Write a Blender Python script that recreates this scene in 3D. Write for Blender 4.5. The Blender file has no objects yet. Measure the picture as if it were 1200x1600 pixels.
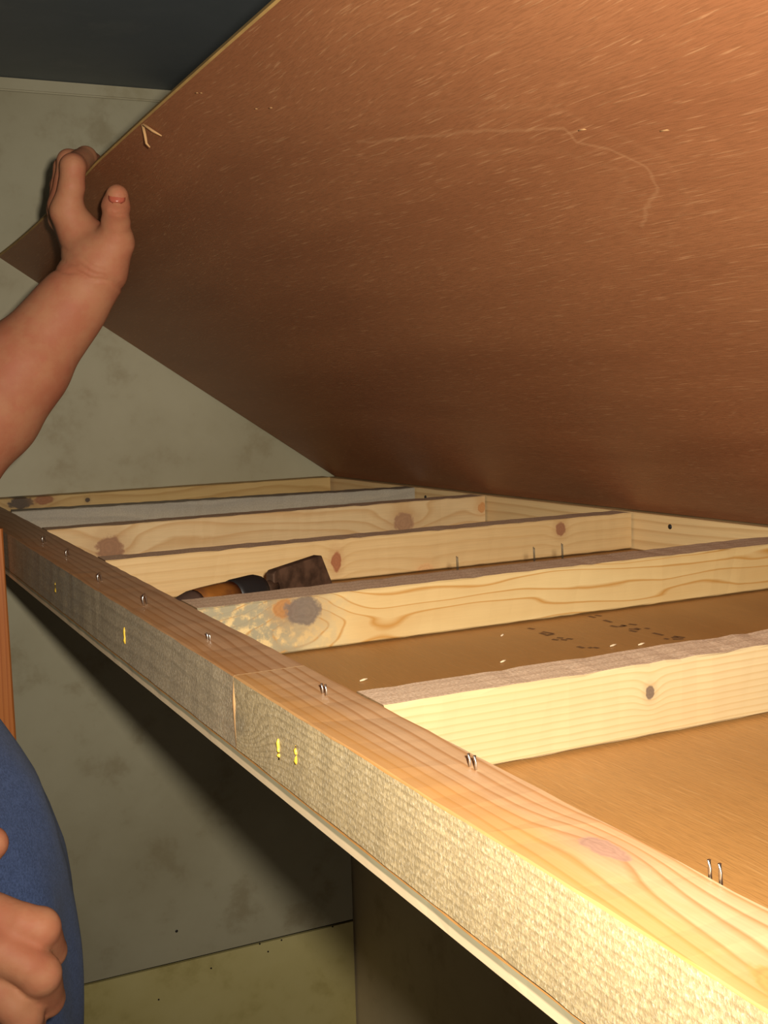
import bpy, bmesh, math, random
import numpy as np
from mathutils import Vector, Matrix

# ------------------------------------------------------------------ camera, world, light, exposure
CAM = np.array([0.0, 0.0, 1.495])
FPX = 1899.3
RT = np.array([0.8972298508, -0.4406730765, -0.0280327378])
UP = np.array([0.0737965851, 0.0870552766, 0.9934663773])
FW = np.array([0.4353534872, 0.8934364099, -0.1106287610])
scn = bpy.context.scene
COL = scn.collection
cam = bpy.data.cameras.new('camera')
cam.sensor_fit = 'VERTICAL'; cam.sensor_height = 24.0; cam.lens = 24.0*FPX/1600.0
cam.clip_start = 0.01
camo = bpy.data.objects.new('camera', cam); COL.objects.link(camo)
camo.matrix_world = Matrix(((RT[0], UP[0], -FW[0], CAM[0]), (RT[1], UP[1], -FW[1], CAM[1]),
                            (RT[2], UP[2], -FW[2], CAM[2]), (0, 0, 0, 1)))
scn.camera = camo
wd = bpy.data.worlds.new('world'); scn.world = wd; wd.use_nodes = True
wd.node_tree.nodes['Background'].inputs[0].default_value = (1.0, 0.90, 0.74, 1)
wd.node_tree.nodes['Background'].inputs[1].default_value = 0.34
# the compact camera's own flash tube, a hand's breadth beside the lens
fl = bpy.data.lights.new('camera_flash', 'SPOT'); fl.energy = 56.0; fl.spot_size = math.radians(88); fl.spot_blend = 1.0; fl.shadow_soft_size = 0.011
fl.color = (1.0, 0.93, 0.80)
flo = bpy.data.objects.new('camera_flash', fl); COL.objects.link(flo)
flo.location = Vector(CAM + RT*0.032 + UP*0.028)
flo.rotation_euler = Vector(FW + RT*0.05 + UP*0.05).to_track_quat('-Z', 'Y').to_euler()   # the reflector's beam, aimed a little up
vs = scn.view_settings
vs.view_transform = 'Standard'; vs.look = 'None'; vs.exposure = 0.0; vs.gamma = 1.0; vs.use_curve_mapping = False

ZF = 1.35                      # height of the bunk frame's top face
rnd = random.Random(7)

def at(px, py, D):
    """point seen at pixel (px,py), D metres in front of the lens"""
    return CAM + RT*((px-600)/FPX*D) - UP*((py-800)/FPX*D) + FW*D
def on_z(px, py, z):
    d = RT*((px-600)/FPX) - UP*((py-800)/FPX) + FW
    return CAM + d*((z-CAM[2])/d[2])
def on_y(px, py, y):
    d = RT*((px-600)/FPX) - UP*((py-800)/FPX) + FW
    return CAM + d*((y-CAM[1])/d[1])

def S(r, g, b):
    f = lambda c: (c/255/12.92) if c/255 <= .04045 else ((c/255+.055)/1.055)**2.4
    return (f(r), f(g), f(b), 1.0)

# ------------------------------------------------------------------ node helper
class NT:
    def __init__(self, name):
        self.mat = bpy.data.materials.new(name); self.mat.use_nodes = True
        self.t = self.mat.node_tree; self.t.nodes.clear()
        self.out = self.t.nodes.new('ShaderNodeOutputMaterial')
        self.b = self.t.nodes.new('ShaderNodeBsdfPrincipled')
        self.t.links.new(self.b.outputs[0], self.out.inputs[0])
        self.obj = self.t.nodes.new('ShaderNodeTexCoord').outputs['Object']
    def set(self, sock, v):
        if isinstance(v, bpy.types.NodeSocket): self.t.links.new(v, sock)
        else: sock.default_value = v
    def m(self, op, a, b=None, c=None, clamp=False):
        n = self.t.nodes.new('ShaderNodeMath'); n.operation = op; n.use_clamp = clamp
        for i, v in enumerate((a, b, c)):
            if v is not None: self.set(n.inputs[i], v)
        return n.outputs[0]
    def vm(self, op, a, b=None):
        n = self.t.nodes.new('ShaderNodeVectorMath'); n.operation = op
        self.set(n.inputs[0], a)
        if b is not None: self.set(n.inputs[1], b)
        return n.outputs['Value'] if op in ('LENGTH', 'DOT_PRODUCT') else n.outputs[0]
    def sep(self, v):
        n = self.t.nodes.new('ShaderNodeSeparateXYZ'); self.set(n.inputs[0], v); return n.outputs
    def comb(self, x, y, z):
        n = self.t.nodes.new('ShaderNodeCombineXYZ')
        for i, v in enumerate((x, y, z)): self.set(n.inputs[i], v)
        return n.outputs[0]
    def noise(self, vec, scale=1.0, detail=2.0, rough=.5, dist=0.0):
        n = self.t.nodes.new('ShaderNodeTexNoise'); self.set(n.inputs['Vector'], vec)
        n.inputs['Scale'].default_value = scale; n.inputs['Detail'].default_value = detail
        n.inputs['Roughness'].default_value = rough; n.inputs['Distortion'].default_value = dist
        return n.outputs[0]
    def ramp(self, f, pts, interp='LINEAR'):
        n = self.t.nodes.new('ShaderNodeValToRGB'); n.color_ramp.interpolation = interp
        el = n.color_ramp.elements
        while len(el) < len(pts): el.new(.5)
        for e, (p, c) in zip(el, pts):
            e.position = p; e.color = c if isinstance(c, tuple) else (c, c, c, 1)
        self.set(n.inputs[0], f); return n.outputs[0]
    def step(self, f, lo, hi):
        n = self.t.nodes.new('ShaderNodeMapRange'); n.interpolation_type = 'SMOOTHSTEP'
        self.set(n.inputs[0], f); n.inputs[1].default_value = lo; n.inputs[2].default_value = hi
        return n.outputs[0]
    def mix(self, f, a, b, mode='MIX'):
        n = self.t.nodes.new('ShaderNodeMix'); n.data_type = 'RGBA'; n.blend_type = mode
        self.set(n.inputs[0], f); self.set(n.inputs[6], a); self.set(n.inputs[7], b); return n.outputs[2]
    def bump(self, h, strength=.3, dist=.001):
        n = self.t.nodes.new('ShaderNodeBump'); self.set(n.inputs['Height'], h)
        n.inputs['Strength'].default_value = strength; n.inputs['Distance'].default_value = dist
        self.t.links.new(n.outputs[0], self.b.inputs['Normal'])
    def fin(self, col, rough=.6, spec=.3):
        self.set(self.b.inputs['Base Color'], col); self.set(self.b.inputs['Roughness'], rough)
        self.b.inputs['Specular IOR Level'].default_value = spec
        return self.mat

def plain(name, c, rough=.6, metal=0.0, spec=.3, var=.12, scale=40):
    n = NT(name)
    v = n.noise(n.obj, scale, 4)
    col = n.mix(n.step(v, .3, .7), tuple(x*(1-var) for x in c[:3])+(1,), tuple(min(1, x*(1+var)) for x in c[:3])+(1,))
    n.b.inputs['Metallic'].default_value = metal
    n.bump(v, .1, .0005)
    return n.fin(col, rough, spec)

def pine(name, light, dark, freq=260, centre=(0.01, -.03), warp=.02, wx=2.0, knots=(), stains=(), seed=0,
         rough=.55, spec=.25, fuzz=0.0, soft=.55, fibre=.12, ringmix=.8):
    """light/dark ring colours; board runs along local x. knots: (plane,x,o,r,colour,bend,stretch)"""
    n = NT(name)
    p = n.vm('ADD', n.obj, (seed*3.17, 0, 0))
    x, y, z = n.sep(n.obj)
    w1 = n.noise(n.vm('MULTIPLY', p, (wx, wx*6, wx*6)), 1.0, 2.5, .5)
    w2 = n.noise(n.vm('MULTIPLY', p, (9, 90, 90)), 1.0, 2)
    yy = n.m('SUBTRACT', y, centre[0]); zz = n.m('SUBTRACT', z, centre[1])
    r = n.m('SQRT', n.m('ADD', n.m('MULTIPLY', yy, yy), n.m('MULTIPLY', zz, zz)))
    r = n.m('ADD', r, n.m('MULTIPLY', n.m('SUBTRACT', w1, .5), warp))
    r = n.m('ADD', r, n.m('MULTIPLY', n.m('SUBTRACT', w2, .5), .0012))
    wob = n.noise(n.vm('MULTIPLY', p, (130, 130, 130)), 1.0, 3, .6)
    kd = []
    for (pl, kx, ko, kr, kc, bend, st) in knots:
        dx = n.m('MULTIPLY', n.m('SUBTRACT', x, kx), st)
        do = n.m('SUBTRACT', z if pl == 'xz' else y, ko)
        d = n.m('SQRT', n.m('ADD', n.m('MULTIPLY', dx, dx), n.m('MULTIPLY', do, do)))
        dd = n.m('DIVIDE', d, kr)
        e = n.m('POWER', 2.718, n.m('MULTIPLY', n.m('MULTIPLY', dd, dd), -.16))
        r = n.m('ADD', r, n.m('MULTIPLY', e, bend))
        kd.append((n.m('ADD', dd, n.m('MULTIPLY', n.m('SUBTRACT', wob, .5), 1.1)), kc))
    t = n.m('FRACT', n.m('MULTIPLY', r, freq))
    rf = n.ramp(t, [(0, 0.0), (soft, .18), (.88, 1.0), (1.0, 0.0)])
    fib = n.noise(n.vm('MULTIPLY', p, (22, 900, 900)), 1.0, 2)
    big = n.noise(n.vm('MULTIPLY', p, (6, 18, 18)), 1.0, 3)
    col = n.mix(n.m('MULTIPLY', rf, ringmix), light, dark)
    col = n.mix(n.m('MULTIPLY', n.step(big, .35, .75), .35), col, dark)
    sh = n.m('ADD', 1-fibre, n.m('MULTIPLY', fib, 2*fibre))
    col = n.mix(1.0, col, n.comb(sh, sh, sh), 'MULTIPLY')
    for (ax, x0, x1, sc, st) in stains:     # (axis, from, to, colour, strength)
        c = {'x': x, 'y': y, 'z': z}[ax]
        j = n.m('MULTIPLY', n.m('SUBTRACT', n.noise(n.vm('MULTIPLY', p, (25, 60, 60)), 1.0, 4, .6), .5), abs(x1-x0)*1.6)
        mk = n.m('MULTIPLY', n.step(n.m('ADD', c, j), x0, x1), n.step(wob, .36, .58) if ax == 'x' else 1.0)
        col = n.mix(n.m('MULTIPLY', mk, st), col, sc)
    for dd, kc in kd:
        mk = n.step(dd, 1.12, .82)
        kr_ = n.ramp(n.m('FRACT', n.m('MULTIPLY', dd, 2.6)), [(0, .92), (.5, 1.06), (1, .9)])
        kcol = n.mix(1.0, kc, kr_, 'MULTIPLY')
        halo = n.step(dd, 2.3, 1.0)
        col = n.mix(n.m('MULTIPLY', halo, .30), col, n.mix(.5, kc, dark))
        col = n.mix(n.m('MULTIPLY', mk, .92), col, kcol)
    hgt = fib
    if fuzz > 0:
        fz = n.noise(n.vm('MULTIPLY', p, (1100, 900, 800)), 1.0, 3, .65)
        fz2 = n.noise(n.vm('MULTIPLY', p, (620, 600, 480)), 1.0, 3, .6)
        sp = n.step(fz, .50, .70)
        col = n.mix(n.m('MULTIPLY', sp, .5*fuzz), col, n.mix(.5, light, (1, .93, .78, 1)))
        col = n.mix(n.m('MULTIPLY', n.step(fz2, .62, .40), .45*fuzz), col, tuple(c*.55 for c in dark[:3])+(1,))
        hgt = n.m('ADD', fz, fz2)
        n.bump(hgt, min(1, .32*fuzz), .0006)
    else:
        n.bump(n.m('ADD', n.m('MULTIPLY', fib, .5), rf), .10, .0005)
    return n.fin(col, rough, spec)

# ------------------------------------------------------------------ object helpers
def tag(o, label=None, cat=None, group=None, kind=None):
    if label: o['label'] = label
    if cat: o['category'] = cat
    if group: o['group'] = group
    if kind: o['kind'] = kind
    return o
def empty(name, loc):
    o = bpy.data.objects.new(name, None); COL.objects.link(o); o.location = loc; o.empty_display_size = .05
    return o
def parent(o, p):
    if p is not None:
        bpy.context.view_layer.update()
        o.parent = p; o.matrix_parent_inverse = p.matrix_world.inverted()
def obj(name, verts, faces, mats, par=None, smooth=False, midx=None, loc=None, rotz=0.0):
    me = bpy.data.meshes.new(name)
    me.from_pydata([tuple(map(float, v)) for v in verts], [], faces)
    for m in (mats if isinstance(mats, (list, tuple)) else [mats]): me.materials.append(m)
    if midx is not None: me.polygons.foreach_set('material_index', midx)
    if smooth: me.polygons.foreach_set('use_smooth', [True]*len(me.polygons))
    me.update()
    o = bpy.data.objects.new(name, me); COL.objects.link(o)
    if loc is not None: o.location = loc
    o.rotation_euler = (0, 0, rotz)
    parent(o, par)
    return o

def board(name, L, T, Hh, mats, par=None, loc=(0, 0, 0), rotz=0.0, n=48, ch=.0012, jit=.0003, seed=0, endcut=(0, 0), edge_jit=0.0):
    """sawn board: local x 0..L, y 0..T, z -Hh..0; mats = dict(top,bottom,front(-y),back(+y),end)"""
    R = random.Random(seed)
    prof = [(ch, -Hh, 'bottom'), (T-ch, -Hh, 'back'), (T, -Hh+ch, 'back'), (T, -ch, 'top'), (T-ch, 0, 'top'), (ch, 0, 'top'), (0, -ch, 'front'), (0, -Hh+ch, 'bottom')]
    k = len(prof); V = []; F = []; MI = []
    keys = ['top', 'bottom', 'front', 'back', 'end']; ml = [mats.get(q, mats['front']) for q in keys]
    for i in range(n+1):
        u = i/n
        for (py, pz, _) in prof:
            x = u*L
            if i == 0: x += endcut[0]*(py/T)
            if i == n: x += endcut[1]*(py/T)
            j = jit if 0 < i < n else 0
            e = edge_jit*(R.random()**3) if pz > -ch*1.5 and 0 < i < n else 0
            V.append((x, py+R.uniform(-j, j), pz+R.uniform(-j, j)-e))
    for i in range(n):
        for q in range(k):
            a = i*k+q; b = i*k+(q+1) % k
            F.append((a, a+k, b+k, b)); MI.append(keys.index(prof[q][2] if q != 5 else 'top'))
    for q in range(k): pass
    F.append(tuple(range(k))); MI.append(4)
    F.append(tuple(reversed(range(n*k, n*k+k)))); MI.append(4)
    # side names: 0 bottom,1 chamfer,2 back,3 chamfer,4 top,5 chamfer,6 front,7 chamfer
    side = ['bottom', 'back', 'back', 'top', 'top', 'front', 'front', 'bottom']
    MI = [keys.index(side[q]) for i in range(n) for q in range(k)] + [4, 4]
    F = [tuple(reversed(f)) for f in F]
    return obj(name, V, F, ml, par, False, MI, loc, rotz)

def box(name, lo, hi, mat, par=None, bev=.001):
    bm = bmesh.new(); bmesh.ops.create_cube(bm, size=1)
    lo = np.array(lo, float); hi = np.array(hi, float); c = (lo+hi)/2
    for v in bm.verts: v.co = Vector(np.array(v.co)*(hi-lo))
    if bev: bmesh.ops.bevel(bm, geom=bm.edges[:], offset=bev, segments=2, affect='EDGES')
    me = bpy.data.meshes.new(name); bm.to_mesh(me); bm.free(); me.materials.append(mat)
    o = bpy.data.objects.new(name, me); COL.objects.link(o); o.location = c
    parent(o, par); return o

def tube(pts, radii, seg=8, cap=True):
    """tapered tube along a polyline -> verts, faces"""
    pts = [np.array(p, float) for p in pts]; V = []; F = []
    for i, p in enumerate(pts):
        d = (pts[min(i+1, len(pts)-1)]-pts[max(i-1, 0)]); d /= np.linalg.norm(d)
        a = np.cross(d, (0, 0, 1.)); 
        if np.linalg.norm(a) < .1: a = np.cross(d, (0, 1., 0))
        a /= np.linalg.norm(a); b = np.cross(d, a); r = radii[i] if hasattr(radii, '__len__') else radii
        for s in range(seg):
            t = 2*math.pi*s/seg; V.append(p+r*(a*math.cos(t)+b*math.sin(t)))
    for i in range(len(pts)-1):
        for s in range(seg):
            F.append((i*seg+s, i*seg+(s+1) % seg, (i+1)*seg+(s+1) % seg, (i+1)*seg+s))
    if cap:
        F.append(tuple(reversed(range(seg)))); F.append(tuple(range((len(pts)-1)*seg, len(pts)*seg)))
    return V, F

# ------------------------------------------------------------------ materials
def wall_mat(name, c1, c2, stain, seed=0, rough=.55):
    n = NT(name)
    p = n.vm('ADD', n.obj, (seed*5.1, seed*2.3, 0))
    a = n.noise(p, 3.5, 5, .6); b = n.noise(p, 14, 5, .65); c = n.noise(p, 70, 3)
    col = n.mix(n.step(a, .3, .7), c1, c2)
    col = n.mix(n.m('MULTIPLY', n.step(b, .52, .72), .45), col, stain)
    col = n.mix(n.m('MULTIPLY', n.step(c, .66, .8), .15), col, stain)
    n.bump(c, .12, .001)
    return n.fin(col, rough, .3)
M_wall = wall_mat('aged_cream_wallboard', S(168, 160, 134), S(152, 143, 116), S(128, 112, 80))
M_wall2 = wall_mat('yellowed_wallboard', S(198, 184, 128), S(184, 168, 106), S(152, 134, 74), 2)
M_wallr = wall_mat('brown_grey_wallboard', S(208, 190, 156), S(194, 174, 138), S(160, 138, 102), 3)
M_trim = wall_mat('painted_batten', S(172, 164, 138), S(158, 148, 120), S(140, 126, 92), 4)
M_ceil = wall_mat('blue_grey_ceiling', S(112, 118, 120), S(98, 105, 108), S(126, 130, 128), 5, .6)
M_floor = plain('worn_brown_floor', S(90, 74, 56), .7)
M_dark = plain('dark_gap', S(22, 18, 15), .9)

LT = (.74, .50, .23, 1); DK = (.52, .27, .085, 1)
KN = (.24, .10, .05, 1); KNB = (.055, .035, .025, 1); KNR = (.26, .085, .035, 1)

def slat_top(seed):
    return pine('rough_sawn_pine_top_%d' % seed, (.60, .43, .29, 1), (.45, .30, .19, 1), 120, (.3, -.2), .01, 3, seed=seed, fuzz=.9, rough=.75, spec=.2)
M_stop = slat_top(1); M_stop2 = slat_top(5)
M_end = pine('pine_end', (.20, .12, .055, 1), (.14, .075, .03, 1), 300, seed=9)

def ply_under(name, c1, c2, fleck, seed, figure=True):
    n = NT(name)
    x, y, z = n.sep(n.obj)
    p = n.vm('ADD', n.obj, (seed, seed*2., 0))
    wb = n.noise(n.vm('MULTIPLY', p, (5, 2.2, 5)), 1, 2)
    wp = n.vm('ADD', p, n.comb(n.m('MULTIPLY', n.m('SUBTRACT', wb, .5), .05), 0, 0))
    fl1 = n.noise(n.vm('MULTIPLY', wp, (800, 34, 800)), 1, 2, .5)
    fl2 = n.noise(n.vm('MULTIPLY', wp, (1300, 90, 1300)), 1, 2, .5)
    sw = n.noise(n.vm('MULTIPLY', wp, (9, 1.4, 9)), 1, 4, .6)
    col = n.mix(n.step(sw, .3, .72), c1, c2)
    col = n.mix(n.m('MULTIPLY', n.step(fl1, .58, .74), .28), col, fleck)
    col = n.mix(n.m('MULTIPLY', n.step(fl2, .54, .36), .30), col, tuple(q*.5 for q in c1[:3])+(1,))
    if figure:                                     # a wandering veneer figure line with a softer echo beside it
        jx = n.m('MULTIPLY', n.m('SUBTRACT', n.noise(n.vm('MULTIPLY', p, (60, 60, 60)), 1, 3), .5), .006)
        q = n.comb(n.m('ADD', x, jx), n.m('SUBTRACT', y, jx), 0)
        fp = [(.3533, .748), (.3633, .6938), (.3739, .633), (.3912, .5636), (.4, .5673), (.4105, .5497), (.426, .5394), (.4402, .5474), (.4628, .5922)]
        dm = None
        for (ax, ay), (bx, by) in zip(fp[:-1], fp[1:]):
            d = (bx-ax, by-ay, 0); L2 = d[0]**2+d[1]**2
            pa = n.vm('SUBTRACT', q, (ax, ay, 0))
            t = n.m('DIVIDE', n.vm('DOT_PRODUCT', pa, d), L2, clamp=True)
            ds = n.vm('LENGTH', n.vm('SUBTRACT', pa, n.vm('MULTIPLY', n.comb(t, t, t), d)))
            dm = ds if dm is None else n.m('MINIMUM', dm, ds)
        col = n.mix(n.m('MULTIPLY', n.step(dm, .0020, .0), .14), col, fleck)
        col = n.mix(n.m('MULTIPLY', n.step(n.m('ABSOLUTE', n.m('SUBTRACT', dm, .016)), .004, .0), .03), col, fleck)
    n.bump(n.m('ADD', fl1, fl2), .25, .0006)
    return n.fin(col, n.m('ADD', .36, n.m('MULTIPLY', fl2, .2)), .35)
M_ply = ply_under('reddish_luan_veneer', (.31, .125, .052, 1), (.235, .088, .036, 1), (.62, .36, .18, 1), 1.3)
M_plyedge = plain('pale_plywood_edge', (.42, .26, .085, 1), .7)
M_floorply = ply_under('golden_brown_hardboard', (.40, .20, .060, 1), (.33, .155, .043, 1), (.52, .30, .12, 1), 4.1, False)
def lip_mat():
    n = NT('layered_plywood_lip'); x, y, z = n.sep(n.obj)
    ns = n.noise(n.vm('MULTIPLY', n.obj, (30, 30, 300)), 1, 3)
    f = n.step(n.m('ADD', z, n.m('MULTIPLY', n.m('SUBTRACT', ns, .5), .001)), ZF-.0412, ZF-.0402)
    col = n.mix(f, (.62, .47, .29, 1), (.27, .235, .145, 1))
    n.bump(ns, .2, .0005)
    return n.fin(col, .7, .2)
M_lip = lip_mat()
M_glue = plain('yellow_glue', (.72, .46, .05, 1), .35)
M_steel = plain('staple_steel', (.62, .60, .56, 1), .28, 1.0, var=.05)
M_wire = plain('dark_wire', (.10, .085, .06, 1), .5, .6)
M_hole = plain('black_screw_head', (.02, .016, .013, 1), .5)
M_ink = plain('faded_ink', (.15, .075, .03, 1), .8)
M_post = pine('stained_redwood_post', (.46, .150, .036, 1), (.33, .09, .02, 1), 200, (.05, .3), .02, 1.5, seed=3, rough=.45)
M_splint = plain('torn_veneer_fibre', (.46, .26, .11, 1), .7)

# ------------------------------------------------------------------ the setting
XB = lambda y: .712 - .096*(y-1.60)             # inner face of the back rail (the right wall is out of square)
XW = lambda y: .735 - .096*(y-1.653)            # right wall
YW = 1.653
ZC = ZF+.539
ZS = ZF-.690                                     # horizontal joint in the back wall
def slab(name, poly, t, mat, par=None):
    """flat slab: poly = list of 3d points (ccw seen from the room), thickness away from the room"""
    P = [np.array(p, float) for p in poly]; nn = np.cross(P[1]-P[0], P[2]-P[0]); nn /= np.linalg.norm(nn)
    V = P+[p-nn*t for p in P]; k = len(P)
    F = [tuple(range(k)), tuple(reversed(range(k, 2*k)))]+[(i, i+k, (i+1) % k+k, (i+1) % k) for i in range(k)]
    return obj(name, V, F, mat, par)
wb = slab('wall_back', [(-1.1, YW+.006, 0), (XW(YW), YW+.006, 0), (XW(YW), YW+.006, ZC), (-1.1, YW+.006, ZC)], .02, M_dark)
tag(wb, kind='structure')
up = slab('wall_panel', [(-1.1, YW, ZS+.0022), (XW(YW)-.003, YW, ZS-.0005), (XW(YW)-.003, YW, ZC), (-1.1, YW, ZC)], .005, M_wall, wb)
lo = slab('wall_panel', [(-1.1, YW, 0), (XW(YW)-.003, YW, 0), (XW(YW)-.003, YW, ZS-.0045), (-1.1, YW, ZS+.0005)], .005, M_wall2, wb)
lo['label'] = 'yellowed lower wall panel'
for (px_, py_) in ((276, 1455), (419, 1487), (406, 1475), (440, 1469), (330, 1513), (520, 1448), (248, 1562)):
    c = on_y(px_, py_, YW-.0004); r = .0022 if px_ == 276 else .0014
    V, F = tube([c+np.array((0, .001, 0)), c, c-np.array((0, .0006, 0))], [r, r, r*.5], 8)
    obj('nail_head', V, F, M_hole, wb)
wr = slab('wall_right', [(XW(YW+.02), YW+.02, 0), (XW(-1.3), -1.3, 0), (XW(-1.3), -1.3, ZC), (XW(YW+.02), YW+.02, ZC)], .02, M_wallr); tag(wr, kind='structure')
wl = slab('wall_left', [(-1.1, -1.3, 0), (-1.1, YW+.02, 0), (-1.1, YW+.02, ZC), (-1.1, -1.3, ZC)], .02, M_wall); tag(wl, kind='structure')
tag(slab('floor', [(-1.1, -1.3, 0), (XW(-1.3), -1.3, 0), (XW(YW), YW+.01, 0), (-1.1, YW+.01, 0)], .03, M_floor), kind='structure')
tag(slab('ceiling', [(-1.1, YW+.01, ZC), (XW(YW), YW+.01, ZC), (XW(-1.3), -1.3, ZC), (-1.1, -1.3, ZC)], .03, M_ceil), kind='structure')
tag(box('trim_1', (-1.1, YW-.006, ZC-.017), (XW(YW)-.004, YW-.0002, ZC-.0005), M_trim, None, .002), kind='structure')

# ------------------------------------------------------------------ the bunk frame
BF = empty('bunk_frame', (.45, .7, ZF-.0445))
tag(BF, 'pine bunk bed frame of rails and cross slats on a brown plywood bottom', 'bed frame')
Y0 = -.28; YJ = .5635
RX0, RX1 = .1892, .2278
OR_ = (.56, .26, .06, 1)
rail_top = pine('front_rail_top', (.46, .285, .155, 1), (.30, .135, .045, 1), 150, (.25, -.03), .034, 1.5, seed=1, soft=.6, ringmix=.85,
    knots=[('xy', .573, .0135, .0045, (.30, .17, .12, 1), -.010, .4), ('xy', .40, .034, .004, KN, -.006, .5), ('xy', .22+.26, .027, .006, (.42, .19, .06, 1), .006, .4)],
    stains=[('y', .015, .036, (.42, .20, .05, 1), .6)], rough=.42, spec=.35)
rail_top_far = pine('front_rail_top_far', (.44, .265, .145, 1), (.28, .125, .045, 1), 150, (.2, -.05), .040, 2.0, seed=6, ringmix=.8,
    stains=[('y', .018, .04, (.36, .16, .045, 1), .55)], rough=.42, spec=.35)
rail_face = pine('front_rail_sawn_face', (.52, .39, .21, 1), (.34, .245, .12, 1), 300, (-.02, -.25), .010, 1.5, seed=2, ringmix=.9, fuzz=1.0, rough=.6, spec=.3,
    knots=[('xz', .845, -.022, .006, (.34, .26, .15, 1), .025, .4)])
rail_face_far = pine('front_rail_weathered_face', (.47, .36, .22, 1), (.33, .25, .15, 1), 140, (-.2, -.3), .02, 2.5, seed=3, fuzz=1.0, rough=.65, spec=.3,
    stains=[('x', .30, .40, (.30, .26, .20, 1), .6), ('x', .55, .62, (.42, .27, .13, 1), .6), ('x', .05, -.02, (.34, .21, .12, 1), .55)])
# local x -> +Y world, local y -> -X world : outer face is 'back'
rail_n = board('front_rail', YJ-Y0, RX1-RX0, .038, dict(top=rail_top, front=M_stop, back=rail_face, bottom=M_end, end=M_end), BF,
               (RX1, Y0, ZF), math.pi/2, 70, .0007, .00025, 1, (0, 0))
rail_n['label'] = 'near front rail with an orange grained top and rough sawn pale face'
rail_f = board('front_rail', 1.618-YJ-.0008, RX1-RX0, .038, dict(top=rail_top_far, front=M_stop, back=rail_face_far, bottom=M_end, end=M_end), BF,
               (RX1, YJ+.0008, ZF), math.pi/2, 70, .0007, .00025, 2, (0, 0))
rail_f['label'] = 'far front rail, browner and weathered grey on its face'

def slat_len(y): return XB(y)-RX1-.0008
def mk_slat(y0, w, mats, seed, y1=None, z=0.0, label=None, ej=.0006):
    yr = y0 if y1 is None else y1
    L = XB(yr)-RX1-.001
    a = math.atan2(yr-y0, L)
    o = board('cross_slat', L/math.cos(a)-.002, w, .0370+z, mats, BF, (RX1+.0008, y0, ZF+z), a, 60, .001, .0002, seed, (0, -.096*w), ej)
    if label: o['label'] = label
    return o
S1 = pine('slat_fine_straight_grain', (.40, .30, .165, 1), (.34, .225, .10, 1), 330, (.25, -.50), .010, 1.5, seed=11, fibre=.06, ringmix=.8,  # pine slat colours set darker nearer the flash to offset its falloff
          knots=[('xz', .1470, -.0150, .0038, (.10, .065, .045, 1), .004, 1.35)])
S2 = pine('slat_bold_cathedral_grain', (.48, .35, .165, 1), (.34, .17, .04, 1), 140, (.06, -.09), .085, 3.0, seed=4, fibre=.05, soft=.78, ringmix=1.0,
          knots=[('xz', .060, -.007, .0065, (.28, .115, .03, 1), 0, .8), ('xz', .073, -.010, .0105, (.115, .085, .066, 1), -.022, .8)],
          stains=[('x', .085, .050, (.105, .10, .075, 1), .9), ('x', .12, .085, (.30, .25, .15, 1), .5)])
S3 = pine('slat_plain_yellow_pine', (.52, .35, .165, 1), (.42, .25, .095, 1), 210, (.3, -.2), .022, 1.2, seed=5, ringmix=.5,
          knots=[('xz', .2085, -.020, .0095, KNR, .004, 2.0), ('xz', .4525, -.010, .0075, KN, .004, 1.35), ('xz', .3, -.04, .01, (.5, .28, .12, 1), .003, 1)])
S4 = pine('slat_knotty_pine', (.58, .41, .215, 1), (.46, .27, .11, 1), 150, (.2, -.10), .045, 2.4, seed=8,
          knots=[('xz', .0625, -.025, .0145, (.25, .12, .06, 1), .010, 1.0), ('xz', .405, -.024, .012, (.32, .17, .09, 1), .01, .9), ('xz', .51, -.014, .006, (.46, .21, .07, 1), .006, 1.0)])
S5 = pine('slat_grey', (.36, .30, .215, 1), (.27, .225, .165, 1), 150, (.2, -.1), .03, 2.5, seed=13, fuzz=.4,  # grey throughout, tinted further towards the top edge
          stains=[('z', -.02, .005, (.25, .225, .185, 1), .55)], knots=[('xz', .145, -.026, .004, (.24, .12, .06, 1), 0, .5)])
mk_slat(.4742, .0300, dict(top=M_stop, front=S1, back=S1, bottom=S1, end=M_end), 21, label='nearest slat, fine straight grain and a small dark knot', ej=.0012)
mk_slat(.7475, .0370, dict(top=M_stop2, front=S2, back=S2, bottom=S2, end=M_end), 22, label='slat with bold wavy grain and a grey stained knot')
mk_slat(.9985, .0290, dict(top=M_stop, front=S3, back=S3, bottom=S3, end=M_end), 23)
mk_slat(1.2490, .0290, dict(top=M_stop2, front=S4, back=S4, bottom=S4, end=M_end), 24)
mk_slat(1.4650, .0290, dict(top=S5, front=S5, back=S5, bottom=S5, end=S5), 25, y1=1.402, label='grey slat')
# back rail against the right wall, slightly out of square
BRM = pine('back_rail_pine', (.62, .43, .21, 1), (.48, .29, .12, 1), 190, (.25, -.12), .02, 1.6, seed=15)
ang = math.atan2(1, -.096)
bl = (1.648-Y0)/math.sin(ang)
br = board('back_rail', bl, .0195, .038, dict(top=BRM, front=BRM, back=BRM, bottom=BRM, end=M_end), BF,
           (XB(Y0)+.0195*math.sin(ang), Y0+.0195*.096, ZF), ang, 60, .001, .0002, 31)
LED = pine('ledger_dark_knotty', (.50, .335, .135, 1), (.37, .215, .07, 1), 170, (.2, -.1), .03, 2, seed=17,
           knots=[('xz', .075, -.0065, .0085, KNB, .01, .55), ('xz', .105, -.005, .006, (.26, .10, .04, 1), 0, .5), ('xz', .024, -.012, .0045, (.09, .04, .025, 1), 0, 1.3), ('xz', .162, -.0085, .0032, KNB, 0, 1)])
board('ledger', XB(1.63)-.19-.004, .028, .038, dict(top=LED, front=LED, back=LED, bottom=LED, end=LED), BF, (.19, 1.6235, ZF+.0015), 0, 40, .001, .0002, 33)
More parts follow.
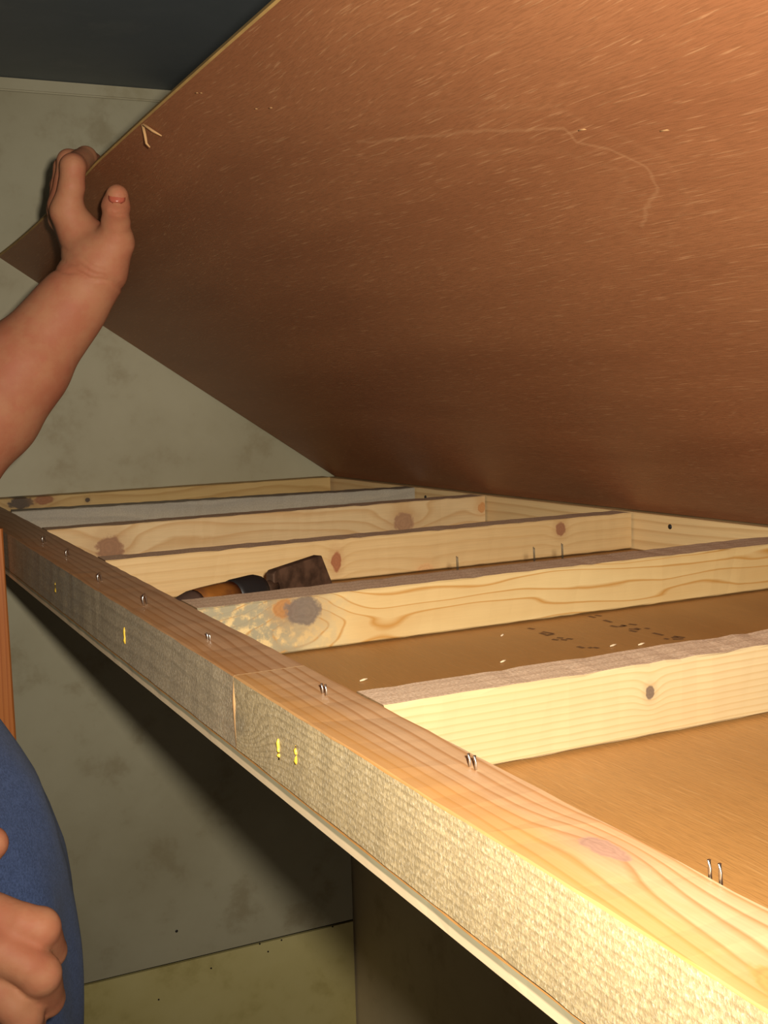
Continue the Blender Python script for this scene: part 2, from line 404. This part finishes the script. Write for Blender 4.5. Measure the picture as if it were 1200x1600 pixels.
# thin plywood bottom
bx0 = RX0-.0003
poly = [(bx0, Y0), (XB(Y0)+.019, Y0), (XB(1.648)+.019, 1.648), (bx0, 1.648)]
zt, zb = ZF-.0384, ZF-.0440
nseg = 120; V = []; F = []; MI = []
R_ = random.Random(3)
for i in range(nseg+1):
    y = Y0+(1.648-Y0)*i/nseg
    j = R_.uniform(0, .0005); x1 = XB(y)+.019
    V += [(bx0+j, y, zt), (x1, y, zt), (x1, y, zb), (bx0+j*.3, y, zb)]
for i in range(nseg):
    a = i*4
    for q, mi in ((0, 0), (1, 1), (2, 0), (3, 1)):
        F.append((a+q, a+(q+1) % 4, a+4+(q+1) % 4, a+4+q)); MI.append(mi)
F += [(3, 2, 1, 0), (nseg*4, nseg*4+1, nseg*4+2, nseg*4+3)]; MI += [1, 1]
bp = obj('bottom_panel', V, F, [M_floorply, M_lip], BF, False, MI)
bp['label'] = 'golden brown plywood bottom with faded printed marks'

# faded printed marks on the bottom panel, unreadable dashes
stk = [(20,205,60,212),(95,235,130,245),(110,228,180,240),(130,252,180,242),(170,275,210,280),(200,265,240,268),(225,277,265,280),(260,270,300,275),
       (330,320,370,330),(400,325,420,330),(430,325,462,331),(300,110,345,112),(400,130,440,140),(440,125,480,130),(495,155,542,169),(535,190,582,198),
       (590,197,632,190),(600,186,632,191),(650,180,700,185),(650,210,715,215),(655,220,700,228),(690,205,720,213),(750,205,780,210),(800,235,866,250),
       (870,270,900,275),(915,265,960,262),(930,256,1000,265),(925,275,990,272)]
V = []; F = []
for (a, b, c, d) in stk:
    p = on_z(820+a*.25, 930+b*.25, zt+.00015); q = on_z(820+c*.25, 930+d*.25, zt+.00015)
    dr = q-p; dr /= np.linalg.norm(dr); sd = np.array((-dr[1], dr[0], 0))*.0016
    i = len(V); V += [p-sd, q-sd, q+sd, p+sd]; F.append((i, i+1, i+2, i+3))
obj('printed_mark', V, F, M_ink, bp)['kind'] = 'stuff'

# staples left standing in the rail (two bare legs, or a closed loop)
def staple(px_, py_, h, par, closed=False, lean=0.0, sp=.0045, ax=(0, 1, 0), zz=ZF, r=.0006, mat=None):
    c = on_z(px_, py_, zz-.0006); ax = np.array(ax, float)
    tp = np.array((lean*h, 0, h))
    a = c-ax*sp/2; b = c+ax*sp/2
    if closed: V, F = tube([a-(0, 0, .003), a+tp*.7, a+tp*.93+ax*.0008, a+tp+ax*sp*.3, b+tp-ax*sp*.3, b+tp*.93-ax*.0008, b+tp*.7, b-(0, 0, .003)], .00055, 6)
    else:
        V, F = tube([a-(0, 0, .003), a+tp*.6, a+tp], r, 6); V2, F2 = tube([b-(0, 0, .003), b+tp*.5, b+tp*.92], r, 6)
        k = len(V); V = V+V2; F = F+[tuple(i+k for i in f) for f in F2]
    obj('staple', V, F, mat or M_steel, par, True)
for (a, b, h, cl, pr) in ((70, 849, .007, True, rail_f), (107, 871, .007, True, rail_f), (157, 910, .007, True, rail_f), (228, 947, .008, True, rail_f),
                          (327, 1002, .0050, False, rail_f), (508, 1087, .0058, False, rail_n), (740, 1203, .0062, False, rail_n), (1119, 1376, .0060, False, rail_n)):
    staple(a, b, h, pr, cl, -.12, .0058 if cl else .0045, (.6, .8, 0) if cl else (0, 1, 0))
slats = [o for o in BF.children if o.name.startswith('cross_slat')]
for (a, b, h) in ((715, 885, .008), (835, 872, .009), (879, 867, .0095)):
    staple(a, b, h, slats[1], False, -.05, .0010, (1, 0, 0), r=.00035, mat=M_wire)
# glue drips on the rail's outer face
for (px_, py_, l, pr) in ((195, 993, .011, rail_f), (435, 1170, .0095, rail_n), (463, 1180, .0085, rail_n), (87, 918, .010, rail_f)):
    d = RT*((px_-600)/FPX)-UP*((py_-800)/FPX)+FW; c = CAM+d*((RX0-CAM[0])/d[0])
    pts = [c+np.array((0, rnd.uniform(-.0006, .0006), l*(.5-i/5))) for i in range(6)]
    V, F = tube(pts, [.0005, .0010, .0009, .0008, .0012, .0006], 6)
    obj('glue_drip', V, F, M_glue, pr, True)
# torn end-grain strip in the joint between the two rail pieces
V, F = tube([(RX0+.0012, YJ+.0010, ZF-.003), (RX0+.0012, YJ+.0006, ZF-.014), (RX0+.0016, YJ+.0014, ZF-.025), (RX0+.0013, YJ+.0008, ZF-.036)], [.0012, .0022, .0019, .0014], 6)
obj('splinter', V, F, M_splint, rail_n, True)
# screw heads in the back rail
for (px_, py_, r) in ((1047, 823, .0026), (665, 777, .0026)):
    d = RT*((px_-600)/FPX)-UP*((py_-800)/FPX)+FW
    nn = np.array((1, .096, 0)); P0 = np.array((XB(1.0), 1.0, 0)); c = CAM+d*(((P0-CAM)@nn)/(d@nn)); nn /= np.linalg.norm(nn)
    V, F = tube([c+nn*.002, c-nn*.0004, c-nn*.001], [r, r, r*.6], 10)
    obj('screw_head', V, F, M_hole, br, True)

# ------------------------------------------------------------------ stained post under the rail's far end
po = board('support_post', 1.355, .040, .042, dict(front=M_post), None, (0, 0, 0), 0, 30, .002, .0003, 41)
po.matrix_world = Matrix.Translation((.1858, 1.25, 0)) @ Matrix(((0, 0, 1, 0), (0, 1, 0, 0), (-1, 0, 0, 1.355), (0, 0, 0, 1)))
tag(po, 'orange stained wooden post standing at the far end of the front rail', 'post')

# ------------------------------------------------------------------ the lifted plywood panel
CX = (-0.02916038, 0.06212515, 0.23657592); CZ = (-0.03997898, 0.04578595, 0.34463254)
def panel(y, v):
    yc = max(y, .45)
    F_ = np.array((CX[0]*yc*yc+CX[1]*yc+CX[2], y+.025*(y/1.65), ZF+CZ[0]*yc*yc+CZ[1]*yc+CZ[2]))
    if y > 1.12: F_[2] -= .022*max(0, (y-1.12)/.5)*(1-max(0, (y-1.12)/.5))*1.0
    G = np.array((.722-.096*(y-1.6), y, ZF+.0012))
    return G+(F_-G)*v
PY0, PY1 = -.22, 1.635
nu, nv = 46, 14
vv = [j/(nv-1) for j in range(nv-1)]+[.9972, 1.0]          # last strip: the veneer's frayed pale edge
U = [[panel(PY0+(PY1-PY0)*i/nu, vv[j]) for j in range(nv+1)] for i in range(nu+1)]
V = []; F = []; MI = []
for i in range(nu+1):
    for j in range(nv+1): V.append(U[i][j])
off = len(V); TH = .0052
for i in range(nu+1):
    for j in range(nv+1):
        a = U[min(i+1, nu)][j]-U[max(i-1, 0)][j]; b = U[i][min(j+1, nv)]-U[i][max(j-1, 0)]
        nn = np.cross(b, a); nn /= np.linalg.norm(nn)
        if nn[2] < 0: nn = -nn
        V.append(U[i][j]+nn*TH)
w = nv+1
for i in range(nu):
    for j in range(nv):
        a = i*w+j; F.append((a, a+w, a+w+1, a+1)); MI.append(1 if j == nv-1 else 0)
        F.append((off+a, off+a+1, off+a+w+1, off+a+w)); MI.append(0)
for i in range(nu):
    a, b = i*w, (i+1)*w; F.append((a, off+a, off+b, b)); MI.append(1)
    a, b = i*w+nv, (i+1)*w+nv; F.append((a, b, off+b, off+a)); MI.append(1)
for j in range(nv):
    a = j; F.append((a, a+1, off+a+1, off+a)); MI.append(1)
    a = nu*w+j; F.append((a, off+a, off+a+1, a+1)); MI.append(1)
pp = obj('plywood_panel', V, F, [M_ply, M_plyedge], None, True, MI)
for e in pp.data.edges: pass
pp.data.set_sharp_from_angle(angle=math.radians(40))
tag(pp, 'reddish brown thin plywood sheet held tilted up over the bunk frame', 'plywood')
def sliver(pts, r):
    V, F = tube(pts, r, 5); obj('splinter', V, F, M_splint, pp, True)
def pan_off(y, v, o=.0008):
    return panel(y, v)+np.array((.45, 0, -.85))*o
a = pan_off(.962, .996); sliver([a, a+(.001, -.002, -.008), a+(.0015, -.003, -.015), a+(.004, -.004, -.018)], [.0016, .0014, .0011, .0005])
sliver([a+(0, -.002, 0), a+(.006, -.008, -.006), a+(.011, -.014, -.0105)], [.0014, .0012, .0005])
for (y, v, l) in ((.843, .983, .006), (.838, .980, .005), (.784, .922, .007), (.80, .93, .005), (.55, .765, .010), (.50, .74, .010)):
    a = pan_off(y, v, .0003); sliver([a, a+np.array((.001, -l*.5, 0)), a+np.array((.003, -l, .0))], [.0004, .0007, .0003])
a = panel(1.632, .955); sliver([a, a+(.002, .003, -.006), a+(.003, .004, -.012)], [.0022, .002, .0008])

# ------------------------------------------------------------------ loose shavings on the bottom panel
M_chip = plain('pale_wood_shaving', (.55, .42, .27, 1), .7)
chips = [((958, 1009), .006, 'pale wood shaving behind the nearest slat, left one of the close pair'),
         ((1002, 1007), .006, 'pale wood shaving behind the nearest slat, right one of the close pair'),
         ((786, 1034), .005, 'pale wood shaving left of the printed marks, beside the nearest slat'),
         ((785, 993), .004, 'tiny pale wood crumb left of the printed marks by the bold grained slat'),
         ((568, 1063), .006, 'pale wood shaving on the plywood bottom close to the front rail')]
for (q, l, lab) in chips:
    c = on_z(q[0], q[1], zt+.0008); d = np.array((.86, .2+rnd.uniform(-.3, .3), 0))
    V, F = tube([c-d*l*.5, c+(0, 0, .0004), c+d*l*.5+(0, 0, .0007)], [.0004, .0008, .0004], 5)
    tag(obj('wood_shaving', V, F, M_chip, None, True), lab, 'wood shaving', 'loose shavings on the bottom panel')

# ------------------------------------------------------------------ hand tool lying in the third bay
TL = empty('scraper', (.252, .872, zt)); tag(TL, 'old scraper with amber handle, black collar and rusty blade lying between two slats', 'scraper')
ta = np.array((.250, .868, zt+.0142)); tb = np.array((.402, .950, zt+.0165)); td = (tb-ta); TLn = np.linalg.norm(td); td /= TLn
def amber():
    n = NT('amber_handle'); v = n.noise(n.vm('MULTIPLY', n.obj, (60, 60, 60)), 1, 3)
    col = n.mix(n.step(v, .35, .65), (.20, .070, .012, 1), (.10, .034, .010, 1)); return n.fin(col, .3, .5)
M_amb = amber()
M_blk = plain('black_rubber', (.012, .011, .011, 1), .45)
M_rust = plain('rusty_brown_steel', (.085, .044, .026, 1), .6, .35, var=.45, scale=90)
def lathe(name, prof, mat):
    V, F = tube([ta+td*s for s, r in prof], [r for s, r in prof], 20); obj(name, V, F, mat, TL, True)
lathe('end_cap', [(.0, .004), (.002, .0085), (.006, .0115), (.014, .0132), (.018, .0134)], plain('dark_end_cap', (.05, .028, .02, 1), .5))
lathe('handle', [(.018, .0134), (.03, .0138), (.045, .0138), (.058, .0135)], M_amb)
lathe('collar', [(.058, .0136), (.062, .0142), (.085, .0142), (.091, .0125), (.094, .008)], M_blk)
lathe('shank', [(.092, .0062), (.110, .0062)], M_rust)
# blade: a bevelled steel block standing on edge, far end cut on a slant
sd = np.array((-td[1], td[0], 0)); upv = np.array((0, 0, 1.))
prof = [(.105, -.0150), (.105, .0115), (.108, .0140), (.168, .0175), (.184, -.0135)]
V = []; 
for s_, ww in ((-1, .0045), (1, .0045)):
    for (s, z) in prof: V.append(ta+td*s+upv*max(z, -.0138)+sd*ww*s_)
k = len(prof); F = [tuple(range(k)), tuple(reversed(range(k, 2*k)))]+[(i, i+k, (i+1) % k+k, (i+1) % k) for i in range(k)]
ob = obj('blade', V, F, M_rust, TL); bvm = ob.modifiers.new('bevel', 'BEVEL'); bvm.width = .001; bvm.segments = 2

# ------------------------------------------------------------------ the person: implicit surfaces meshed by surface nets
def seg_d(P, a, b, ra, rb):
    ab = b-a; t = np.clip(((P-a)@ab)/max(ab@ab, 1e-12), 0, 1)
    return np.linalg.norm(P-a-t[:, None]*ab, axis=1)-(ra+(rb-ra)*t)
def smin(a, b, k):
    h = np.maximum(k-np.abs(a-b), 0)/k
    return np.minimum(a, b)-h*h*k*.25
def caps_field(prims):
    def f(P):
        d = None
        for (a, b, ra, rb, k) in prims:
            q = seg_d(P, np.array(a, float), np.array(b, float), ra, rb)
            d = q if d is None else smin(d, q, k)
        return d
    return f
def surface_nets(f, lo, hi, h):
    """mesh the zero set of f; the fine grid is only evaluated near the surface"""
    K = 5
    lo = np.array(lo, float); m = np.ceil((np.array(hi)-lo)/(h*K)).astype(int)+1; n = m*K
    g = [lo[i]+h*(K*np.arange(m[i])+(K-1)/2) for i in range(3)]
    C = np.stack(np.meshgrid(*g, indexing='ij'), -1).reshape(-1, 3)
    Dc = f(C).reshape(m)
    D = np.repeat(np.repeat(np.repeat(Dc, K, 0), K, 1), K, 2).astype(np.float32)
    I = np.argwhere(np.abs(D) < h*K*1.5)
    D[tuple(I.T)] = np.concatenate([f(lo+h*c) for c in np.array_split(I, max(1, len(I)//300000))])
    ins = D < 0
    c = n-1
    al = np.ones(c, bool); an = np.zeros(c, bool)
    for o in np.ndindex(2, 2, 2):
        q = ins[o[0]:o[0]+c[0], o[1]:o[1]+c[1], o[2]:o[2]+c[2]]; al &= q; an |= q
    A = np.argwhere(an & ~al); acc = np.zeros((len(A), 3)); cnt = np.zeros(len(A))
    for ax in range(3):
        o1, o2 = [q for q in range(3) if q != ax]
        for u in (0, 1):
            for v in (0, 1):
                a = np.zeros(3, int); a[o1] = u; a[o2] = v; b = a.copy(); b[ax] = 1
                da = D[tuple((A+a).T)].astype(float); db = D[tuple((A+b).T)].astype(float); x = (da < 0) != (db < 0)
                t = np.where(x, da/np.where(x, da-db, 1), 0)
                p = (A+a).astype(float); p[:, ax] += t
                acc += np.where(x[:, None], p, 0); cnt += x
    vid = -np.ones(c, np.int32); vid[tuple(A.T)] = np.arange(len(A))
    V = lo+h*(acc/cnt[:, None])
    Q = []
    for ax in range(3):
        o1, o2 = (ax+1) % 3, (ax+2) % 3
        sa = [slice(None)]*3; sb = [slice(None)]*3; sa[ax] = slice(0, -1); sb[ax] = slice(1, None)
        I = np.argwhere(ins[tuple(sa)] != ins[tuple(sb)])
        I = I[(I[:, o1] > 0) & (I[:, o2] > 0) & (I[:, o1] < n[o1]-1) & (I[:, o2] < n[o2]-1)]
        s_ = ins[tuple(I.T)]
        q = []
        for (u, v) in ((0, 0), (1, 0), (1, 1), (0, 1)):
            J = I.copy(); J[:, o1] -= u; J[:, o2] -= v; q.append(vid[tuple(J.T)])
        q = np.stack(q, 1); q[~s_] = q[~s_][:, ::-1]; Q.append(q)
    return V, np.concatenate(Q)
def np_obj(name, VQ, mats, par, smooth=True):
    Vs = []; Fs = []; k = 0
    for V, Q in VQ: Vs.append(V); Fs.append(Q+k); k += len(V)
    V = np.concatenate(Vs); Q = np.concatenate(Fs)
    me = bpy.data.meshes.new(name); me.vertices.add(len(V)); me.vertices.foreach_set('co', V.ravel())
    me.loops.add(Q.size); me.loops.foreach_set('vertex_index', Q.ravel().astype(np.int32))
    me.polygons.add(len(Q)); me.polygons.foreach_set('loop_start', np.arange(0, Q.size, 4, dtype=np.int32))
    me.polygons.foreach_set('use_smooth', [smooth]*len(Q))
    me.update(calc_edges=True); me.validate()
    me.materials.append(mats)
    o = bpy.data.objects.new(name, me); COL.objects.link(o); parent(o, par)
    return o
def bounds(prims, pad=.02):
    A = np.array([list(p[0]) for p in prims]+[list(p[1]) for p in prims]); r = np.array([p[2] for p in prims]+[p[3] for p in prims])[:, None]
    return (A-r).min(0)-pad, (A+r).max(0)+pad
def chain(pts, k, k0=None):
    """pts: (px,py,D,r)"""
    out = []
    for i in range(len(pts)-1):
        a, b = pts[i], pts[i+1]
        out.append((at(*a[:3]), at(*b[:3]), a[3], b[3], (k0 if (i == 0 and k0) else k)))
    return out

PER = empty('person', (-.06, .85, 0)); tag(PER, 'person in a blue shirt standing left, one hand gripping the raised plywood edge', 'person')
def skin_mat():
    n = NT('skin')
    a = n.noise(n.obj, 28, 4, .6); b = n.noise(n.obj, 420, 3, .6); c = n.noise(n.obj, 90, 3)
    col = n.mix(n.step(a, .35, .68), (.40, .175, .090, 1), (.36, .125, .065, 1))
    col = n.mix(n.m('MULTIPLY', n.step(c, .5, .75), .35), col, (.40, .125, .075, 1))
    n.bump(n.m('ADD', n.m('MULTIPLY', b, .5), c), .22, .0012)
    n.b.inputs['Subsurface Weight'].default_value = .12
    n.b.inputs['Subsurface Radius'].default_value = (.006, .002, .001)
    n.b.inputs['Subsurface Scale'].default_value = .5
    return n.fin(col, .6, .2)
M_skin = skin_mat()
ELB = at(-100, 740, 1.11); SHL = np.array((-.165, 1.035, 1.42)); SHR = np.array((-.165, .665, 1.42))
left = chain([(-100, 740, 1.11, .043), (-20, 640, 1.125, .0455), (37, 570, 1.13, .0395), (91, 503, 1.135, .0305), (120, 466, 1.136, .0268), (147, 430, 1.135, .0240)], .02)
left += [(ELB, SHL, .043, .055, .03)]
left += chain([(147, 430, 1.135, .0235), (152, 408, 1.130, .0225)], .015)
left += chain([(142, 412, 1.136, .0195), (106, 334, 1.127, .0150)], .016)
left += chain([(140, 412, 1.150, .0190), (101, 326, 1.150, .0140)], .014)
left += chain([(140, 415, 1.160, .0170), (99, 330, 1.172, .0130)], .014)
left += chain([(142, 420, 1.165, .0160), (99, 344, 1.192, .0120)], .014)
left += chain([(160, 412, 1.125, .0215), (180, 378, 1.120, .0165)], .016)       # ball of the thumb
left += chain([(180, 378, 1.120, .0165), (181, 342, 1.104, .0118), (181, 323, 1.094, .0116), (183, 306, 1.085, .0100)], .006)
left += chain([(163, 382, 1.135, .0125), (126, 356, 1.135, .0130)], .014)       # web
def finger(p, k=.0025): return chain(p, k, .007)
left += finger([(104, 328, 1.126, .0140), (112, 292, 1.117, .0118), (114, 260, 1.116, .0116), (134, 246, 1.152, .0102), (156, 262, 1.192, .0090)])
left += finger([(98, 319, 1.151, .0132), (104, 284, 1.147, .0112), (108, 252, 1.142, .0110), (128, 251, 1.174, .0098), (150, 274, 1.212, .0086)])
left += finger([(94, 326, 1.174, .0125), (97, 292, 1.173, .0107), (101, 262, 1.170, .0104), (117, 266, 1.202, .0094), (138, 290, 1.240, .0083)])
left += finger([(94, 342, 1.194, .0115), (92, 315, 1.193, .0095), (93, 290, 1.194, .0092), (102, 287, 1.230, .0082), (122, 306, 1.262, .0076)])
RD = .03
RWR = at(-225, 1520, .62+RD); REL = np.array((-.235, .60, 1.165))
right = [(SHR, REL, .055, .044, .03), (REL, RWR*.35+REL*.65, .044, .047, .03), (RWR*.35+REL*.65, RWR, .047, .027, .03)]
def rc(p, k, k0=None): return chain([(a, b, c+RD, r) for (a, b, c, r) in p], k, k0)
right += rc([(-225, 1505, .62, .024), (-35, 1432, .628, .0125)], .012)
right += rc([(-225, 1515, .62, .024), (-22, 1490, .620, .0125)], .010)
right += rc([(-225, 1530, .62, .024), (-34, 1546, .620, .0120)], .010)
right += rc([(-225, 1545, .62, .023), (-62, 1600, .628, .0112)], .010)
def rf(p): return rc(p, .0016, .004)
right += rf([(-14, 1430, .620, .0125), (34, 1442, .617, .0103), (62, 1450, .620, .0110), (76, 1486, .642, .0098), (52, 1506, .658, .0090)])
right += rf([(6, 1486, .611, .0130), (42, 1508, .610, .0105), (62, 1522, .613, .0113), (72, 1560, .636, .0101), (46, 1580, .652, .0090)])
right += rf([(-8, 1546, .613, .0124), (22, 1572, .613, .0100), (36, 1588, .616, .0106), (46, 1622, .638, .0096), (24, 1640, .654, .0088)])
right += rf([(-44, 1602, .622, .0112), (-22, 1630, .624, .0092), (-8, 1646, .627, .0096), (2, 1676, .648, .0086), (-14, 1690, .660, .0078)])
right += rc([(-190, 1470, .630, .020), (-110, 1400, .645, .0155), (-52, 1352, .652, .0118), (-14, 1318, .657, .0098)], .008, .02)
HC = np.array((-.10, .85, 1.655))
head = [(HC+(0, 0, .035), HC+(-.03, 0, .03), .082, .085, .03), (HC+(.015, 0, -.05), HC+(.045, 0, -.085), .055, .038, .05),
        (HC+(-.035, 0, -.06), np.array((-.15, .85, 1.44)), .056, .062, .03), (HC+(.074, 0, .014), HC+(.088, 0, -.022), .008, .0125, .012),
        (HC+(.072, -.03, .028), HC+(.072, .03, .028), .014, .014, .02), (HC+(.074, -.022, -.068), HC+(.074, .022, -.068), .010, .010, .008),
        (HC+(-.005, -.082, -.02), HC+(-.012, -.086, .022), .008, .013, .006), (HC+(-.005, .082, -.02), HC+(-.012, .086, .022), .008, .013, .006)]
WA = at(153, 405, 1.135)-at(143, 445, 1.135)
TA = at(181, 323, 1.100)-at(180, 350, 1.100)
GRV = [(at(145, 440, 1.135), WA, .0014, .0015, .05), (at(147, 430, 1.135), WA+RT*.004, .0010, .0014, .05), (at(149, 419, 1.135), WA+RT*.008, .0007, .0014, .05),
       (at(181, 338, 1.100), TA, .0006, .0011, .016), (at(181, 333, 1.097), TA, .0008, .0010, .016), (at(181, 328, 1.094), TA, .0006, .0010, .016)]
def creased(prims):
    base = caps_field(prims)
    def f(P):
        d = base(P)
        for (c, ax, amp, w, rad) in GRV:
            ax = ax/np.linalg.norm(ax); q = P-c; s_ = q@ax
            s_ = s_+.0012*np.sin((q@RT)*260)
            m_ = np.exp(-(s_/w)**2)*(np.linalg.norm(q, axis=1) < rad)
            d = d+amp*m_
        return d
    return f
parts_ = []
for prims, h in ((left, .0016), (right, .0018), (head, .006)):
    l_, h_ = bounds(prims, .012)
    parts_.append(surface_nets(creased(prims) if prims is left else caps_field(prims), l_, h_, h))
body = np_obj('body', parts_, M_skin, PER)
# nails
M_nail = plain('fingernail', (.36, .085, .05, 1), .3, spec=.5, var=.05)
def nail(c, d, nrm, L, W):
    d = np.array(d)/np.linalg.norm(d); nrm = np.array(nrm)-d*(np.array(nrm)@d); nrm /= np.linalg.norm(nrm); s = np.cross(d, nrm)
    V = []; F = []; na, nb = 6, 6
    for i in range(na+1):
        for j in range(nb+1):
            u = i/na*2-1; v = j/nb*2-1; rr = math.sqrt(max(0, 1-max(0, (abs(u)-.35)/.65)**2*.75))
            V.append(c+d*u*L*.5+s*v*W*.5*rr-nrm*(v*v*W*.19+max(0, u)**2*.0012))
    for i in range(na):
        for j in range(nb): a = i*(nb+1)+j; F.append((a, a+1, a+nb+2, a+nb+1))
    o = obj('fingernail', V, F, M_nail, body, True); so = o.modifiers.new('s', 'SOLIDIFY'); so.thickness = .0007
p3 = at(183, 306, 1.085); p2 = at(181, 323, 1.094)
toc = CAM-p3; toc /= np.linalg.norm(toc)
nail(p3*.8+p2*.2+toc*.0114+UP*.0022, UP-toc*.15, toc+UP*.35, .0125, .0150)

# shirt
ZK = [.86, .90, .95, 1.0465, 1.08, 1.1082, 1.1412, 1.1699, 1.2015, 1.2281, 1.2475, 1.2668, 1.31, 1.36, 1.42, 1.46, 1.49]
XFR = [.130, .138, .148, .1575, .1580, .1590, .1585, .1560, .1485, .1395, .1285, .1165, .088, .052, -.005, -.06, -.10]
XBK = [-.235, -.235, -.23, -.225, -.225, -.225, -.228, -.23, -.235, -.24, -.243, -.246, -.255, -.262, -.262, -.25, -.22]
YHW = [.180, .182, .185, .190, .190, .190, .189, .188, .187, .187, .188, .190, .198, .205, .195, .150, .10]
def shirt_f(P):
    z = P[:, 2]; fr = np.interp(z, ZK, XFR); bk = np.interp(z, ZK, XBK); b = np.interp(z, ZK, YHW)
    a = (fr-bk)/2; cx = (fr+bk)/2
    th = np.arctan2((P[:, 1]-.86)/b, (P[:, 0]-cx)/a)
    wr_ = .0022*np.sin(th*19+z*14)*np.clip((1.28-z)/.25, .2, 1)+.0016*np.sin(th*9-z*40)
    d = (np.sqrt(((P[:, 0]-cx)/a)**2+((P[:, 1]-.86)/b)**2)-1)*np.minimum(a, b)+wr_
    d = np.maximum(d, z-1.485)
    ml = SHL*.45+ELB*.55; mr = SHR*.45+REL*.55
    d = smin(d, seg_d(P, SHL, ml, .072, .070), .05); d = smin(d, seg_d(P, SHR, mr, .072, .070), .05)
    return np.maximum(d, .885-z)
def cloth(name, c, sc=700):
    n = NT(name); a = n.noise(n.obj, sc, 3, .7); b = n.noise(n.obj, 12, 4); c2 = n.noise(n.obj, 160, 3)
    col = n.mix(n.step(a, .3, .7), tuple(q*.7 for q in c[:3])+(1,), tuple(q*1.3 for q in c[:3])+(1,))
    col = n.mix(n.m('MULTIPLY', n.step(c2, .45, .7), .35), col, tuple(q*1.35+.01 for q in c[:3])+(1,))
    n.bump(n.m('ADD', a, b), .35, .0012); n.b.inputs['Sheen Weight'].default_value = .05
    return n.fin(col, .9, .1)
np_obj('shirt', [surface_nets(shirt_f, (-.30, .56, .87), (.18, 1.24, 1.53), .0065)], cloth('heather_blue_knit', (.050, .074, .160, 1)), PER)['label'] = 'heather blue knit shirt'
def trs_f(P):
    d = seg_d(P, np.array((-.05, .86, .93)), np.array((-.05, .86, .88)), .155, .155)
    for s in (-1, 1):
        hip = np.array((-.05, .86+s*.09, .86)); kn = np.array((-.03, .86+s*.105, .48)); an = np.array((-.06, .86+s*.11, .10))
        d = smin(d, seg_d(P, hip, kn, .105, .078), .05); d = smin(d, seg_d(P, kn, an, .078, .066), .04)
    return np.maximum(np.maximum(d, .045-P[:, 2]), P[:, 2]-.97)
np_obj('trousers', [surface_nets(trs_f, (-.25, .62, .03), (.16, 1.10, .99), .012)], cloth('dark_denim', (.03, .04, .075, 1)), PER)
M_shoe = plain('brown_leather', (.06, .035, .022, 1), .5)
for s in (-1, 1):
    y = .86+s*.112
    pr = [((-.11, y, .045), (.02, y, .045), .044, .045, .03), ((.02, y, .043), (.14, y+s*.01, .036), .045, .034, .03), ((-.06, y, .05), (-.06, y, .10), .045, .048, .03)]
    l_, h_ = bounds(pr, .012); ff = caps_field(pr)
    np_obj('shoe', [surface_nets(lambda P: np.maximum(ff(P), .001-P[:, 2]), l_, h_, .008)], M_shoe, PER)
hp = [(HC+(-.01, 0, .05), HC+(-.045, 0, .03), .083, .084, .03), (HC+(-.05, 0, 0), HC+(-.055, 0, -.045), .075, .062, .03)]
l_, h_ = bounds(hp, .012)
np_obj('hair', [surface_nets(caps_field(hp), l_, h_, .007)], plain('short_brown_hair', (.05, .03, .018, 1), .6, var=.4, scale=200), PER)
M_eye = plain('eye_white', (.40, .36, .32, 1), .3, var=.03); M_iris = plain('dark_iris', (.05, .035, .02, 1), .2)
for s_ in (-1, 1):
    c = HC+np.array((.0605, s_*.031, .010)); V, F = [], []
    for (nm, q, r, mt) in (('eyeball', c, .0135, M_eye), ('iris', c+np.array((.0100, 0, -.001)), .0052, M_iris)):
        bm = bmesh.new(); bmesh.ops.create_uvsphere(bm, u_segments=16, v_segments=10, radius=r)
        me = bpy.data.meshes.new(nm); bm.to_mesh(me); bm.free(); me.materials.append(mt)
        me.polygons.foreach_set('use_smooth', [True]*len(me.polygons))
        o = bpy.data.objects.new(nm, me); COL.objects.link(o); o.location = q; parent(o, body)
